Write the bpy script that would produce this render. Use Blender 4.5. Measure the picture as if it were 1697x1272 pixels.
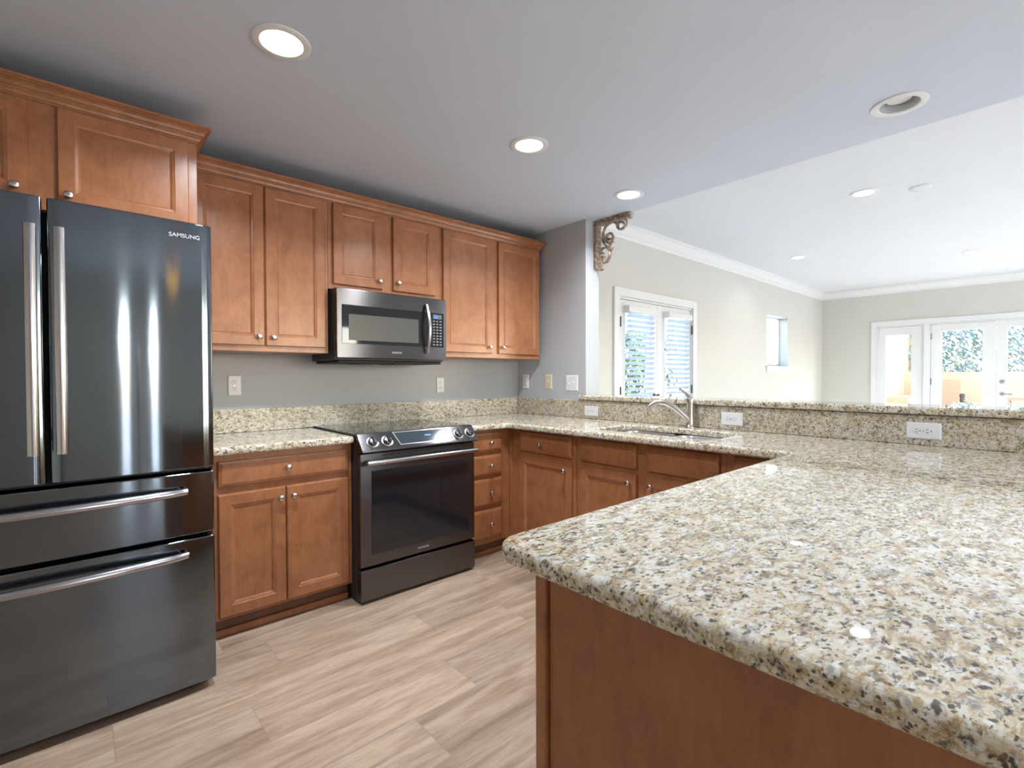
import bpy, bmesh, math, random
from mathutils import Vector, Matrix
random.seed(7)
for o in list(bpy.data.objects): bpy.data.objects.remove(o)
SC = bpy.context.scene
COL = SC.collection
R = math.radians
CEIL, LCEIL = 2.43, 2.71          # kitchen ceiling, living room ceiling
YL, XF = -0.30, 7.20              # living room wall with the french doors, far wall
XW, YS = -4.20, -6.30             # west and south walls, behind the camera
XH = 0.12                         # edge of the lowered kitchen ceiling
PY = -0.775                       # end of the wall stub (column)

# ------------------------------------------------------------------ camera
cam_d = bpy.data.cameras.new('camera'); cam = bpy.data.objects.new('camera', cam_d); COL.objects.link(cam)
FPX = 815.3; cam_d.sensor_width = 36; cam_d.sensor_fit = 'HORIZONTAL'; cam_d.lens = 36 * FPX / 1697
cam_d.clip_start = .05; cam_d.clip_end = 200
_y, _p, _r = R(48.189), R(-0.910), R(-0.164)
F = Vector((math.cos(_y)*math.cos(_p), math.sin(_y)*math.cos(_p), math.sin(_p)))
RT = Vector((math.sin(_y), -math.cos(_y), 0)); UP = RT.cross(F)
RT2 = RT*math.cos(_r) + UP*math.sin(_r); UP2 = -RT*math.sin(_r) + UP*math.cos(_r)
M = Matrix((RT2, UP2, -F)).transposed().to_4x4(); M.translation = (-2.9324, -3.204, 1.2368)
cam.matrix_world = M; SC.camera = cam

# ------------------------------------------------------------------ world, sun, exposure
SC.view_settings.view_transform = 'Standard'; SC.view_settings.look = 'None'
SC.view_settings.gamma = 1; SC.view_settings.use_curve_mapping = False
SC.view_settings.exposure = 0.10
W = bpy.data.worlds.new('world'); SC.world = W; W.use_nodes = True
wn = W.node_tree.nodes; wl = W.node_tree.links; wn.clear()
sky = wn.new('ShaderNodeTexSky'); sky.sky_type = 'NISHITA'; sky.sun_disc = False
sky.sun_elevation = R(42); sky.sun_rotation = R(135); sky.air_density = 1.0; sky.dust_density = 1.5
bg = wn.new('ShaderNodeBackground'); bg.inputs['Strength'].default_value = 2.0
wo = wn.new('ShaderNodeOutputWorld'); wl.new(sky.outputs[0], bg.inputs[0]); wl.new(bg.outputs[0], wo.inputs[0])
sun_d = bpy.data.lights.new('sun', 'SUN'); sun_d.energy = 10.0; sun_d.angle = R(1.0); sun_d.color = (1, .95, .87)
sun = bpy.data.objects.new('sun', sun_d); COL.objects.link(sun); sun.location = (10, -10, 10)
sun.rotation_euler = Vector((.62, -.58, .62)).to_track_quat('Z', 'Y').to_euler()
LAMP_K, LAMP_L = 21.0, 3.5        # watts of each recessed lamp: kitchen, living room

def portal(x, y, z, w, h, rot):
    d = bpy.data.lights.new('window_daylight_portal', 'AREA'); d.shape = 'RECTANGLE'; d.size = w; d.size_y = h
    d.cycles.is_portal = True
    o = bpy.data.objects.new('window_daylight_portal', d); COL.objects.link(o); o.location = (x, y, z); o.rotation_euler = rot

# ------------------------------------------------------------------ materials
class N:
    def __init__(s, name):
        s.m = bpy.data.materials.new(name); s.m.use_nodes = True
        s.t = s.m.node_tree; s.b = s.t.nodes['Principled BSDF']
    def n(s, typ, **kw):
        x = s.t.nodes.new('ShaderNode' + typ)
        for k, v in kw.items():
            if k.startswith('i_'):
                key = k[2:]; key = int(key) if key.isdigit() else key.replace('_', ' ')
                x.inputs[key].default_value = v
            else: setattr(x, k, v)
        return x
    def l(s, a, b): s.t.links.new(a, b)
    def coord(s, scale=(1, 1, 1), rot=(0, 0, 0), loc=(0, 0, 0)):
        c = s.n('TexCoord'); m = s.n('Mapping'); m.inputs['Scale'].default_value = scale
        m.inputs['Rotation'].default_value = rot; m.inputs['Location'].default_value = loc
        s.l(c.outputs['Object'], m.inputs[0]); return m.outputs[0]
    def noise(s, vec, scale, detail=2, rough=.5, dist=0):
        x = s.n('TexNoise'); x.inputs['Scale'].default_value = scale; x.inputs['Detail'].default_value = detail
        x.inputs['Roughness'].default_value = rough; x.inputs['Distortion'].default_value = dist
        s.l(vec, x.inputs['Vector']); return x.outputs['Fac']
    def ramp(s, fac, stops, interp='LINEAR'):
        r = s.n('ValToRGB'); r.color_ramp.interpolation = interp; e = r.color_ramp.elements
        while len(e) < len(stops): e.new(.5)
        for i, (p, c) in enumerate(stops):
            e[i].position = p; e[i].color = (c[0], c[1], c[2], 1) if not isinstance(c, (int, float)) else (c, c, c, 1)
        s.l(fac, r.inputs[0]); return r.outputs[0]
    def mix(s, fac, a, b, mode='MIX'):
        x = s.n('Mix', data_type='RGBA', blend_type=mode)
        for v, i in ((fac, 0), (a, 6), (b, 7)):
            if hasattr(v, 'is_output'): s.l(v, x.inputs[i])
            else: x.inputs[i].default_value = v if i == 0 else (v[0], v[1], v[2], 1)
        return x.outputs[2]
    def math(s, op, a, b=0.0):
        x = s.n('Math', operation=op)
        for v, i in ((a, 0), (b, 1)):
            if hasattr(v, 'is_output'): s.l(v, x.inputs[i])
            else: x.inputs[i].default_value = v
        return x.outputs[0]
    def bump(s, h, strength=.2, dist=.01):
        b = s.n('Bump'); b.inputs['Strength'].default_value = strength; b.inputs['Distance'].default_value = dist
        s.l(h, b.inputs['Height']); s.l(b.outputs[0], s.b.inputs['Normal'])
    def set(s, **kw):
        for k, v in kw.items():
            k = k.replace('_', ' ')
            if hasattr(v, 'is_output'): s.l(v, s.b.inputs[k])
            else: s.b.inputs[k].default_value = (v[0], v[1], v[2], 1) if isinstance(v, tuple) and len(v) == 3 else v
        return s

def paint(name, c, rough=.6, bump=.05, sc=120):
    s = N(name); v = s.coord(); n1 = s.noise(v, 3, 3)
    s.set(Base_Color=s.mix(n1, tuple(k*.97 for k in c), tuple(min(1, k*1.03) for k in c)), Roughness=rough)
    s.bump(s.noise(v, sc, 3), bump, .004); return s.m

def wood(name, c1, c2, c3, rough=.32, grain=(9, 9, 1.6)):
    s = N(name); v = s.coord(grain); v0 = s.coord((1, 1, .8))
    blot = s.noise(v0, 8, 6, .68, .5); gr = s.noise(v, 8, 6, .6, .4); fine = s.noise(v, 55, 3, .6)
    base = s.ramp(blot, [(.30, c1), (.52, c2), (.74, c3)])
    col = s.mix(1.0, base, s.ramp(gr, [(.35, .91), (.6, 1.04)]), 'MULTIPLY')
    col = s.mix(s.ramp(fine, [(.58, 0.0), (.8, .12)]), col, tuple(k*.6 for k in c1))
    vo = s.n('TexVoronoi'); vo.inputs['Scale'].default_value = 1.7; s.l(s.coord((1, 1, .8)), vo.inputs['Vector'])
    col = s.mix(s.ramp(vo.outputs['Distance'], [(.012, .35), (.035, 0.0)]), col, tuple(k*.5 for k in c1))
    s.set(Base_Color=col, Roughness=rough, Coat_Weight=.2, Coat_Roughness=.2)
    s.bump(gr, .04, .003); return s.m

def granite(name, tone=1.0, rough=.025):
    s = N(name)
    def spots(scale, density, size, seed, stretch=(.75, 1, 1), soft=.05, warp=.012):
        v = s.coord(stretch, loc=seed)
        nz = s.n('TexNoise'); nz.inputs['Scale'].default_value = scale*1.1; nz.inputs['Detail'].default_value = 3; s.l(v, nz.inputs['Vector'])
        ma = s.n('VectorMath', operation='MULTIPLY_ADD'); ma.inputs[1].default_value = (warp*60/scale,)*3; s.l(nz.outputs['Color'], ma.inputs[0]); s.l(v, ma.inputs[2])
        vo = s.n('TexVoronoi'); vo.inputs['Scale'].default_value = scale; s.l(ma.outputs[0], vo.inputs['Vector'])
        sp = s.n('SeparateColor'); s.l(vo.outputs['Color'], sp.inputs[0])
        pick = s.math('LESS_THAN', sp.outputs[0], density)
        rad = s.math('ADD', s.math('MULTIPLY', sp.outputs[1], size*.9), size*.5)
        d = s.math('DIVIDE', s.math('SUBTRACT', rad, vo.outputs['Distance']), soft)
        mr = s.n('Clamp'); s.l(d, mr.inputs[0]); return s.math('MULTIPLY', mr.outputs[0], pick), sp.outputs[2]
    v = s.coord((.62, 1, 1))
    a = s.noise(v, 50, 6, .70, .7)
    col = s.ramp(a, [(.30, (.12, .085, .055)), (.38, (.33, .235, .135)), (.45, (.52, .42, .27)), (.53, (.66, .60, .46)), (.62, (.70, .68, .62)), (.74, (.44, .44, .43))])
    big = s.noise(s.coord((.6, 1, 1), loc=(4, 2, 7)), 10, 3, .6, .6)
    col = s.mix(s.ramp(big, [(.50, 0.0), (.70, .35)]), col, (.50, .38, .22))
    for sc, de, si, seed, c, k in ((95, .58, .44, (1, 2, 3), (.76, .76, .74), .85), (80, .24, .42, (7, 4, 1), (.38, .27, .16), .6), (105, .30, .40, (2, 8, 5), (.26, .265, .28), .7),
                                (150, .30, .40, (5, 1, 9), (.30, .26, .22), .7), (92, .18, .42, (9, 3, 2), (.045, .04, .038), .9), (145, .33, .42, (3, 6, 4), (.04, .034, .032), .9), (120, .08, .40, (8, 8, 1), (.16, .075, .045), .8)):
        m, rnd = spots(sc, de, si, seed, (.62, 1, 1), soft=.18, warp=.02)
        col = s.mix(s.math('MULTIPLY', m, k), col, c)
    clus = s.noise(s.coord((.5, 1, 1), loc=(6, 6, 6)), 62, 6, .75, .6)
    col = s.mix(s.ramp(clus, [(.56, 0.0), (.61, .85)]), col, (.055, .05, .048))
    cl2 = s.noise(s.coord((.6, 1, 1), loc=(2, 5, 3)), 30, 6, .72, .8)
    col = s.mix(s.ramp(cl2, [(.57, 0.0), (.63, .6)]), col, (.10, .085, .07))
    wh = s.noise(s.coord((.6, 1, 1), loc=(8, 1, 4)), 26, 6, .74, .8)
    col = s.mix(s.ramp(wh, [(.55, 0.0), (.62, .6)]), col, (.80, .80, .78))
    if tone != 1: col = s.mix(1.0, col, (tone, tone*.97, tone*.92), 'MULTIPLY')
    s.set(Base_Color=col, Roughness=rough, Specular_IOR_Level=.6); return s.m

def metal(name, c, rough=.3, aniso=0.0, tangent=(0, 0, 1), brush=(2, 60, 300), coat=0.0, var=.08, bumpy=0):
    s = N(name); v = s.coord(brush); n1 = s.noise(v, 6, 3, .6)
    s.set(Base_Color=s.mix(n1, tuple(k*(1-var) for k in c), tuple(k*(1+var) for k in c)), Metallic=1.0, Roughness=rough)
    if aniso:
        t = s.n('CombineXYZ'); [t.inputs.__getitem__(i).__setattr__('default_value', tangent[i]) for i in range(3)]
        s.l(t.outputs[0], s.b.inputs['Tangent']); s.set(Anisotropic=aniso)
    if coat: s.set(Coat_Weight=coat, Coat_Roughness=.04)
    if bumpy: s.bump(s.noise(s.coord((0, 0, 150)), 4, 1, .5), bumpy, .002)
    return s.m

def plain(name, c, rough=.4, metallic=0.0, coat=0.0, emit=None, es=1.0, spec=.5):
    s = N(name); n1 = s.noise(s.coord(), 40, 2)
    s.set(Base_Color=s.mix(n1, tuple(k*.96 for k in c), tuple(min(1, k*1.04) for k in c)), Roughness=rough, Metallic=metallic, Coat_Weight=coat, Specular_IOR_Level=spec)
    if emit: s.set(Emission_Color=emit, Emission_Strength=es)
    return s.m

def glass_mat(name, tint=(1, 1, 1), refl=1.0):
    s = N(name); t = s.t; t.nodes.remove(s.b); out = t.nodes['Material Output']
    tr = s.n('BsdfTransparent'); tr.inputs[0].default_value = (*tint, 1)
    gl = s.n('BsdfGlossy'); gl.inputs['Roughness'].default_value = .0
    lw = s.n('LayerWeight'); lw.inputs[0].default_value = .5; mx = s.n('MixShader')
    s.l(s.math('ADD', s.math('MULTIPLY', s.math('POWER', lw.outputs['Facing'], 5.0), .7), .05), mx.inputs[0]); s.l(tr.outputs[0], mx.inputs[1]); s.l(gl.outputs[0], mx.inputs[2]); s.l(mx.outputs[0], out.inputs[0])
    return s.m

def floor_mat():
    s = N('wood look plank tile'); c = s.n('TexCoord'); sp = s.n('SeparateXYZ'); s.l(c.outputs['Object'], sp.inputs[0])
    X, Y = sp.outputs[0], sp.outputs[1]
    ry = s.math('DIVIDE', s.math('SUBTRACT', -0.722, Y), .234)
    row = s.math('ADD', s.math('FLOOR', ry), 1.0); fy = s.math('FRACT', ry)
    off = s.math('FLOORED_MODULO', s.math('MULTIPLY', s.math('SINE', s.math('MULTIPLY', row, 60.44527891)), 37.740163), 1.0) if False else None
    h = s.math('MULTIPLY', s.math('SINE', s.math('MULTIPLY', row, 60.44527891)), 37.740163)
    off = s.math('FRACT', h)
    rx = s.math('SUBTRACT', s.math('DIVIDE', X, 1.22), off)
    px = s.math('FLOOR', rx); fx = s.math('FRACT', rx)
    cid = s.n('CombineXYZ'); s.l(px, cid.inputs[0]); s.l(row, cid.inputs[1])
    wn_ = s.n('TexWhiteNoise'); wn_.noise_dimensions = '3D'; s.l(cid.outputs[0], wn_.inputs['Vector'])
    rnd = wn_.outputs['Value']
    # grout
    ey = s.math('MINIMUM', fy, s.math('SUBTRACT', 1.0, fy)); ex = s.math('MINIMUM', fx, s.math('SUBTRACT', 1.0, fx))
    gy = s.math('LESS_THAN', ey, .0075); gx = s.math('LESS_THAN', ex, .0014); g = s.math('MAXIMUM', gx, gy)
    # wood grain, shifted for every plank
    sh = s.n('VectorMath', operation='MULTIPLY_ADD'); sh.inputs[1].default_value = (13.7, 5.1, 9.3)
    s.l(wn_.outputs['Color'], sh.inputs[0])
    mp = s.n('Mapping'); mp.inputs['Scale'].default_value = (1.0, 9, 1); s.l(c.outputs['Object'], mp.inputs[0])
    s.l(mp.outputs[0], sh.inputs[2]); v = sh.outputs[0]
    g1 = s.noise(v, 1.6, 5, .62, .9); g2 = s.noise(v, 7, 5, .7, .6); g3 = s.noise(v, 22, 3, .6)
    base = s.ramp(g1, [(.28, (.25, .168, .108)), (.46, (.37, .262, .188)), (.62, (.475, .355, .265)), (.78, (.41, .31, .24))])
    col = s.mix(1.0, base, s.ramp(g2, [(.32, .80), (.55, 1.03)]), 'MULTIPLY')
    col = s.mix(1.0, col, s.ramp(g3, [(.35, .93), (.6, 1.02)]), 'MULTIPLY')
    kn = s.noise(v, 3.2, 2, .5, 1.5); col = s.mix(s.ramp(kn, [(.70, 0.0), (.80, .5)]), col, (.17, .09, .045))
    vv = s.n('HueSaturation'); s.l(col, vv.inputs['Color']); s.l(s.math('ADD', s.math('MULTIPLY', rnd, .22), .89), vv.inputs['Value'])
    col = s.mix(s.math('MULTIPLY', g, .75), vv.outputs[0], (.27, .21, .165))
    s.set(Base_Color=col, Roughness=.42)
    s.bump(s.math('SUBTRACT', 1.0, g), .15, .002); return s.m

MT = dict(
    wall=paint('kitchen grey wall paint', (.475, .49, .515)), lwall=paint('living room cream wall paint', (.66, .645, .585)),
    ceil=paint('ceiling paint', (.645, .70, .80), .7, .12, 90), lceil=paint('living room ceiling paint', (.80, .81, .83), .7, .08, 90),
    lfloor=paint('pale living room floor', (.66, .65, .62), .5, .02), trim=paint('white trim paint', (.82, .82, .80), .35, .01), floor=floor_mat(),
    wood=wood('maple cabinet stain', (.265, .100, .040), (.355, .140, .058), (.42, .178, .078)),
    woodp=wood('maple panel stain', (.25, .095, .038), (.31, .125, .052), (.36, .15, .065), .4),
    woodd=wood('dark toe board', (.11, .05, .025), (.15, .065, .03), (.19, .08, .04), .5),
    granite=granite('speckled cream granite'), granite_shaded=granite('shaded honed granite', .86, .3),  # backsplash: honed copy of the counter granite, shade darkened into its colour
    black=metal('black stainless steel', (.165, .195, .225), .078, 1.0, (0, 0, 1), coat=.14),
    black2=metal('charcoal brushed steel', (.14, .135, .145), .24, .95, (0, 0, 1)),
    dark=plain('dark appliance body', (.028, .028, .032), .45), gap=plain('black gasket', (.008, .008, .009), .6),
    steel=metal('brushed steel handle', (.46, .45, .47), .22, .5, (0, 0, 1), (60, 60, 2)),
    nickel=metal('satin nickel', (.62, .58, .53), .25), sink=metal('satin sink steel', (.72, .72, .74), .32),
    glassb=plain('black glass', (.010, .012, .014), .04, 0, 0, spec=.6), ovenw=plain('dark oven window', (.012, .014, .018), .06, spec=.7),
    mesh=plain('grey microwave screen', (.055, .055, .052), .3), disp=plain('display glass', (.03, .045, .055), .08),
    lcd=plain('lit blue digits', (.02, .06, .2), .4, emit=(.15, .35, .9), es=.6), lcdg=plain('lcd face', (.10, .13, .14), .3),
    key=plain('printed key legends', (.25, .25, .25), .5), letter=plain('silver lettering', (.36, .37, .38), .4),
    plate=plain('white plastic', (.78, .78, .80), .3), ivory=plain('ivory plastic', (.66, .62, .42), .35), slot=plain('outlet slot', (.03, .03, .03), .6),
    lens=plain('lit lamp lens', (.9, .9, .9), .4, emit=(1, .98, .95), es=9), canw=plain('white lamp trim', (.80, .80, .80), .35),
    baffle=plain('lamp baffle', (.55, .58, .60), .4), glass=glass_mat('window glass'), blind=plain('sky tinted blind slats', (.60, .67, .75), .45),  # blue sky light on the white slats is mixed into their colour
    hinge=plain('dark bronze', (.10, .08, .06), .4, .7), stucco=paint('peach stucco', (.72, .50, .30), .9, .4, 60),
    stuccod=paint('dusty pink stucco', (.50, .30, .19), .9, .3, 60), patio=paint('pale patio paving', (.62, .60, .56), .8, .2, 30),
    amber=plain('amber glass shade', (.9, .5, .15), .3, emit=(1, .50, .12), es=3.0), bulb=plain('lit globe', (.9, .9, .9), .4, emit=(1, .98, .96), es=230),
    bark=plain('bark', (.12, .09, .06), .9), bronze=plain('weathered corbel', (.23, .165, .115), .5, .3),
)
def leafm(name, c1, c2):
    s = N(name); s.set(Base_Color=s.ramp(s.noise(s.coord(), 6, 3), [(.3, c1), (.7, c2)]), Roughness=.5, Subsurface_Weight=0.0); return s.m
MT['leaf'] = leafm('hedge leaves', (.18, .28, .26), (.42, .52, .50)); MT['leaf2'] = leafm('bright green leaves', (.07, .15, .035), (.20, .28, .09))
def corbel_mat():
    s = N('weathered silver and brown'); v = s.coord()
    s.set(Base_Color=s.ramp(s.noise(v, 34, 3, .5), [(.36, (.19, .12, .08)), (.52, (.30, .21, .155)), (.68, (.55, .50, .46))]), Roughness=.45, Metallic=.35); return s.m
MT['corbel'] = corbel_mat()

# ------------------------------------------------------------------ mesh helpers
def nb(): return bmesh.new()
def mk(name, bm, mat, parent=None, bevel=0, seg=2, smooth=False, label=None, angle=40):
    bmesh.ops.remove_doubles(bm, verts=bm.verts, dist=1e-6)
    bmesh.ops.recalc_face_normals(bm, faces=bm.faces)
    me = bpy.data.meshes.new(name); bm.to_mesh(me); bm.free()
    me.materials.append(MT[mat] if isinstance(mat, str) else mat)
    o = bpy.data.objects.new(name, me); COL.objects.link(o); o.parent = parent
    if smooth:
        for p in me.polygons: p.use_smooth = True
        me.set_sharp_from_angle(angle=R(angle))
    if bevel:
        m = o.modifiers.new('bevel', 'BEVEL'); m.width = bevel; m.segments = seg; m.limit_method = 'ANGLE'; m.angle_limit = R(40)
    if label: o['label'] = label
    return o
def tag(o, label, cat, group=None):
    o['label'] = label; o['category'] = cat
    if group: o['group'] = group
    return o
def thing(name, label, cat, loc=(0, 0, 0), rz=0, group=None):
    o = bpy.data.objects.new(name, None); COL.objects.link(o); o.location = loc; o.rotation_euler = (0, 0, rz)
    o.empty_display_size = .1
    return tag(o, label, cat, group)
def struct(name, bm, mat, parent=None, bevel=0, label=None, smooth=False):
    o = mk(name, bm, mat, parent, bevel, smooth=smooth)
    if parent is None: o['kind'] = 'structure'
    if label: o['label'] = label
    return o
def box(bm, x0, x1, y0, y1, z0, z1):
    v = [bm.verts.new((x, y, z)) for z in (z0, z1) for y in (y0, y1) for x in (x0, x1)]
    for f in ((0, 2, 3, 1), (4, 5, 7, 6), (0, 1, 5, 4), (2, 6, 7, 3), (0, 4, 6, 2), (1, 3, 7, 5)): bm.faces.new([v[i] for i in f])
    return bm
def bx(*a): return box(nb(), *a)
def rings(bm, x0, x1, z0, z1, prof, y=0.0):
    """stepped rectangle facing -y; prof = (inset, height)"""
    loops = [[bm.verts.new((x0, y, z0)), bm.verts.new((x1, y, z0)), bm.verts.new((x1, y, z1)), bm.verts.new((x0, y, z1))]]
    bm.faces.new(loops[0][::-1])
    for i, h in prof:
        L = [bm.verts.new(p) for p in ((x0+i, y-h, z0+i), (x1-i, y-h, z0+i), (x1-i, y-h, z1-i), (x0+i, y-h, z1-i))]
        a = loops[-1]
        for k in range(4): bm.faces.new([a[k], a[(k+1) % 4], L[(k+1) % 4], L[k]])
        loops.append(L)
    bm.faces.new(loops[-1]); return bm
def lathe(bm, prof, c=(0, 0, 0), axis='z', n=24, cap=True):
    c = Vector(c); L = []
    for r, h in prof:
        row = []
        for k in range(n):
            a = 2*math.pi*k/n; p, q = r*math.cos(a), r*math.sin(a)
            row.append(bm.verts.new(c + Vector({'z': (p, q, h), '-y': (p, -h, q), '-x': (-h, p, q), 'y': (p, h, q)}[axis])))
        L.append(row)
    for a, b in zip(L, L[1:]):
        for k in range(n): bm.faces.new([a[k], a[(k+1) % n], b[(k+1) % n], b[k]])
    if cap:
        for e in (L[0][::-1], L[-1]): bm.faces.new(e)
    return bm
def tube(bm, pts, rad, n=12, flat=None, cap=True):
    """sweep an ellipse along pts; rad a number or list, flat=(side vector, side radius or list)"""
    pts = [Vector(p) for p in pts]; L = []; up = None
    for i, p in enumerate(pts):
        t = (pts[min(i+1, len(pts)-1)] - pts[max(i-1, 0)]).normalized()
        r = rad[i] if isinstance(rad, (list, tuple)) else rad
        if flat:
            s = Vector(flat[0]).normalized(); u = t.cross(s).normalized(); rs = flat[1][i] if isinstance(flat[1], (list, tuple)) else flat[1]
        else:
            if up is None: up = Vector((0, 0, 1)) if abs(t.z) < .9 else Vector((1, 0, 0))
            s = t.cross(up).normalized(); u = s.cross(t).normalized(); up = u; rs = r
        L.append([bm.verts.new(p + s*rs*math.cos(2*math.pi*k/n) + u*r*math.sin(2*math.pi*k/n)) for k in range(n)])
    for a, b in zip(L, L[1:]):
        for k in range(n): bm.faces.new([a[k], a[(k+1) % n], b[(k+1) % n], b[k]])
    if cap:
        for e in (L[0][::-1], L[-1]): bm.faces.new(e)
    return bm
def sweep(bm, path, prof, closed=False):
    """path: (x,y) corners; prof: (out, z); 'out' is to the right of travel; mitred"""
    P = [Vector((p[0], p[1])) for p in path]; L = []
    for i, p in enumerate(P):
        d0 = (p - P[i-1]).normalized() if i else None; d1 = (P[i+1] - p).normalized() if i < len(P)-1 else None
        if d0 is None: d0 = d1
        if d1 is None: d1 = d0
        n0 = Vector((d0.y, -d0.x)); n1 = Vector((d1.y, -d1.x)); m = (n0+n1); m = m / max(.01, m.dot(n0))
        L.append([bm.verts.new((p.x + m.x*o, p.y + m.y*o, z)) for o, z in prof])
    k = len(prof)
    for a, b in zip(L, L[1:]):
        for j in range(k): bm.faces.new([a[j], b[j], b[(j+1) % k], a[(j+1) % k]])
    bm.faces.new(L[0]); bm.faces.new(L[-1][::-1]); return bm
def slab(bm, outline, z0, z1):
    a = [bm.verts.new((x, y, z0)) for x, y in outline]; b = [bm.verts.new((x, y, z1)) for x, y in outline]
    bm.faces.new(a[::-1]); bm.faces.new(b); n = len(a)
    for i in range(n): bm.faces.new([a[i], a[(i+1) % n], b[(i+1) % n], b[i]])
    return bm
def arc(cx, cy, r, a0, a1, n=8): return [(cx + r*math.cos(R(a0+(a1-a0)*i/n)), cy + r*math.sin(R(a0+(a1-a0)*i/n))) for i in range(n+1)]
def cut(o, cutters):
    for c in cutters:
        m = o.modifiers.new('cut', 'BOOLEAN'); m.operation = 'DIFFERENCE'; m.object = c; m.solver = 'EXACT'
    dg = bpy.context.evaluated_depsgraph_get(); me = bpy.data.meshes.new_from_object(o.evaluated_get(dg)); o.modifiers.clear(); o.data = me
    for c in cutters: bpy.data.objects.remove(c)
def lettering(text, parent, mat, loc, h, w, rot=(R(90), 0, 0)):
    c = bpy.data.curves.new('lettering', 'FONT'); c.body = text; c.size = 1; c.extrude = .01; c.align_x = 'LEFT'; c.offset = .012
    o = bpy.data.objects.new('lettering', c); COL.objects.link(o)
    dg = bpy.context.evaluated_depsgraph_get(); me = bpy.data.meshes.new_from_object(o.evaluated_get(dg)); bpy.data.objects.remove(o)
    xs = [v.co.x for v in me.vertices]; ys = [v.co.y for v in me.vertices]; x0, x1, y0, y1 = min(xs), max(xs), min(ys), max(ys)
    for v in me.vertices: v.co = Vector(((v.co.x-x0)/(x1-x0)*w, (v.co.y-y0)/(y1-y0)*h, v.co.z*.06))
    me.materials.clear(); me.materials.append(MT[mat])
    o = bpy.data.objects.new('lettering', me); COL.objects.link(o); o.parent = parent; o.location = loc; o.rotation_euler = rot; return o

# ================================================================== SETTING
struct('floor', bx(XW-.1, .16, YS-.1, 0.1, -.06, 0), 'floor')
struct('floor_living', bx(.16, XF+.16, YS-.1, 0.1, -.06, 0), 'lfloor')  # unseen floor, made pale to bounce white light up to the ceiling
# kitchen back wall (north)
struct('wall_north', bx(XW-.1, 0.16, 0, .15, 0, LCEIL+.1), 'wall')
# stub of the wall between kitchen and living room
b = bx(0, .16, PY, 0, 0, LCEIL); struct('wall_stub', b, 'wall', bevel=.004)
# living room north wall with french door and small window openings
YB = YL+.16
DX0, DX1, DZ = 1.06, 2.50, 2.02
W0, W1, WZ0, WZ1 = 4.70, 5.52, 1.378, 2.15
b = nb(); box(b, .16, DX0, YL, YB, 0, LCEIL+.1); box(b, DX0, DX1, YL, YB, DZ, LCEIL+.1); box(b, DX1, W0, YL, YB, 0, LCEIL+.1)
box(b, W0, W1, YL, YB, 0, WZ0); box(b, W0, W1, YL, YB, WZ1, LCEIL+.1); box(b, W1, XF+.16, YL, YB, 0, LCEIL+.1)
struct('wall_living_north', b, 'lwall')
# far wall with patio doors
FY0, FY1, FZ = -1.115, -3.98, 2.055
b = nb(); box(b, XF, XF+.16, FY0, YL, 0, LCEIL+.1); box(b, XF, XF+.16, FY1, FY0, FZ, LCEIL+.1); box(b, XF, XF+.16, YS, FY1, 0, LCEIL+.1)
struct('wall_east', b, 'lwall')
# south wall, with glass openings added for daylight and an entry door, behind the camera
b = nb(); S0, S1, SZ = 3.4, 6.6, 2.2; E0, E1 = -2.34, -1.795; K0, K1 = -0.9, 1.1
box(b, XW, E0, YS-.16, YS, 0, LCEIL+.1); box(b, E0, E1, YS-.16, YS, 2.1, LCEIL+.1); box(b, E1, K0, YS-.16, YS, 0, LCEIL+.1)
box(b, K1, S0, YS-.16, YS, 0, LCEIL+.1); box(b, K0, K1, YS-.16, YS, SZ, LCEIL+.1)
box(b, S0, S1, YS-.16, YS, SZ, LCEIL+.1); box(b, S1, XF+.16, YS-.16, YS, 0, LCEIL+.1)
struct('wall_south', b, 'lwall')
struct('wall_west', bx(XW-.16, XW, YS-.16, .15, 0, LCEIL+.1), 'lwall')
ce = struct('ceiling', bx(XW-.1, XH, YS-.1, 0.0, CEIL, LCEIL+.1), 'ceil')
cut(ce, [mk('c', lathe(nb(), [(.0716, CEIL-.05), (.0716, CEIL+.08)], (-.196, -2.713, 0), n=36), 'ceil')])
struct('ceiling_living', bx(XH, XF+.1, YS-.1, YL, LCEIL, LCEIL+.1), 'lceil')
# crown moulding, living room
cp = [(0, -.125), (.012, -.125), (.018, -.10), (.035, -.085), (.062, -.05), (.075, -.028), (.092, -.02), (.092, 0), (0, 0)]
pr = [(o, LCEIL+z) for o, z in cp]
struct('trim_1', sweep(nb(), [(.16, YL), (XF, YL), (XF, YS)], pr), 'trim', smooth=False)
bp_ = [(0, 0), (.016, 0), (.016, .11), (.010, .125), (0, .13)]
struct('baseboard_north', sweep(nb(), [(.16, YL), (DX0-.09, YL)], bp_), 'trim')
struct('baseboard_living', sweep(nb(), [(DX1+.09, YL), (XF, YL), (XF, FY0+.08)], bp_), 'trim')
# pony wall under the raised ledge
struct('wall_pony', bx(0, .16, -4.3, PY, 0, 1.055), 'wall')

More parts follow.
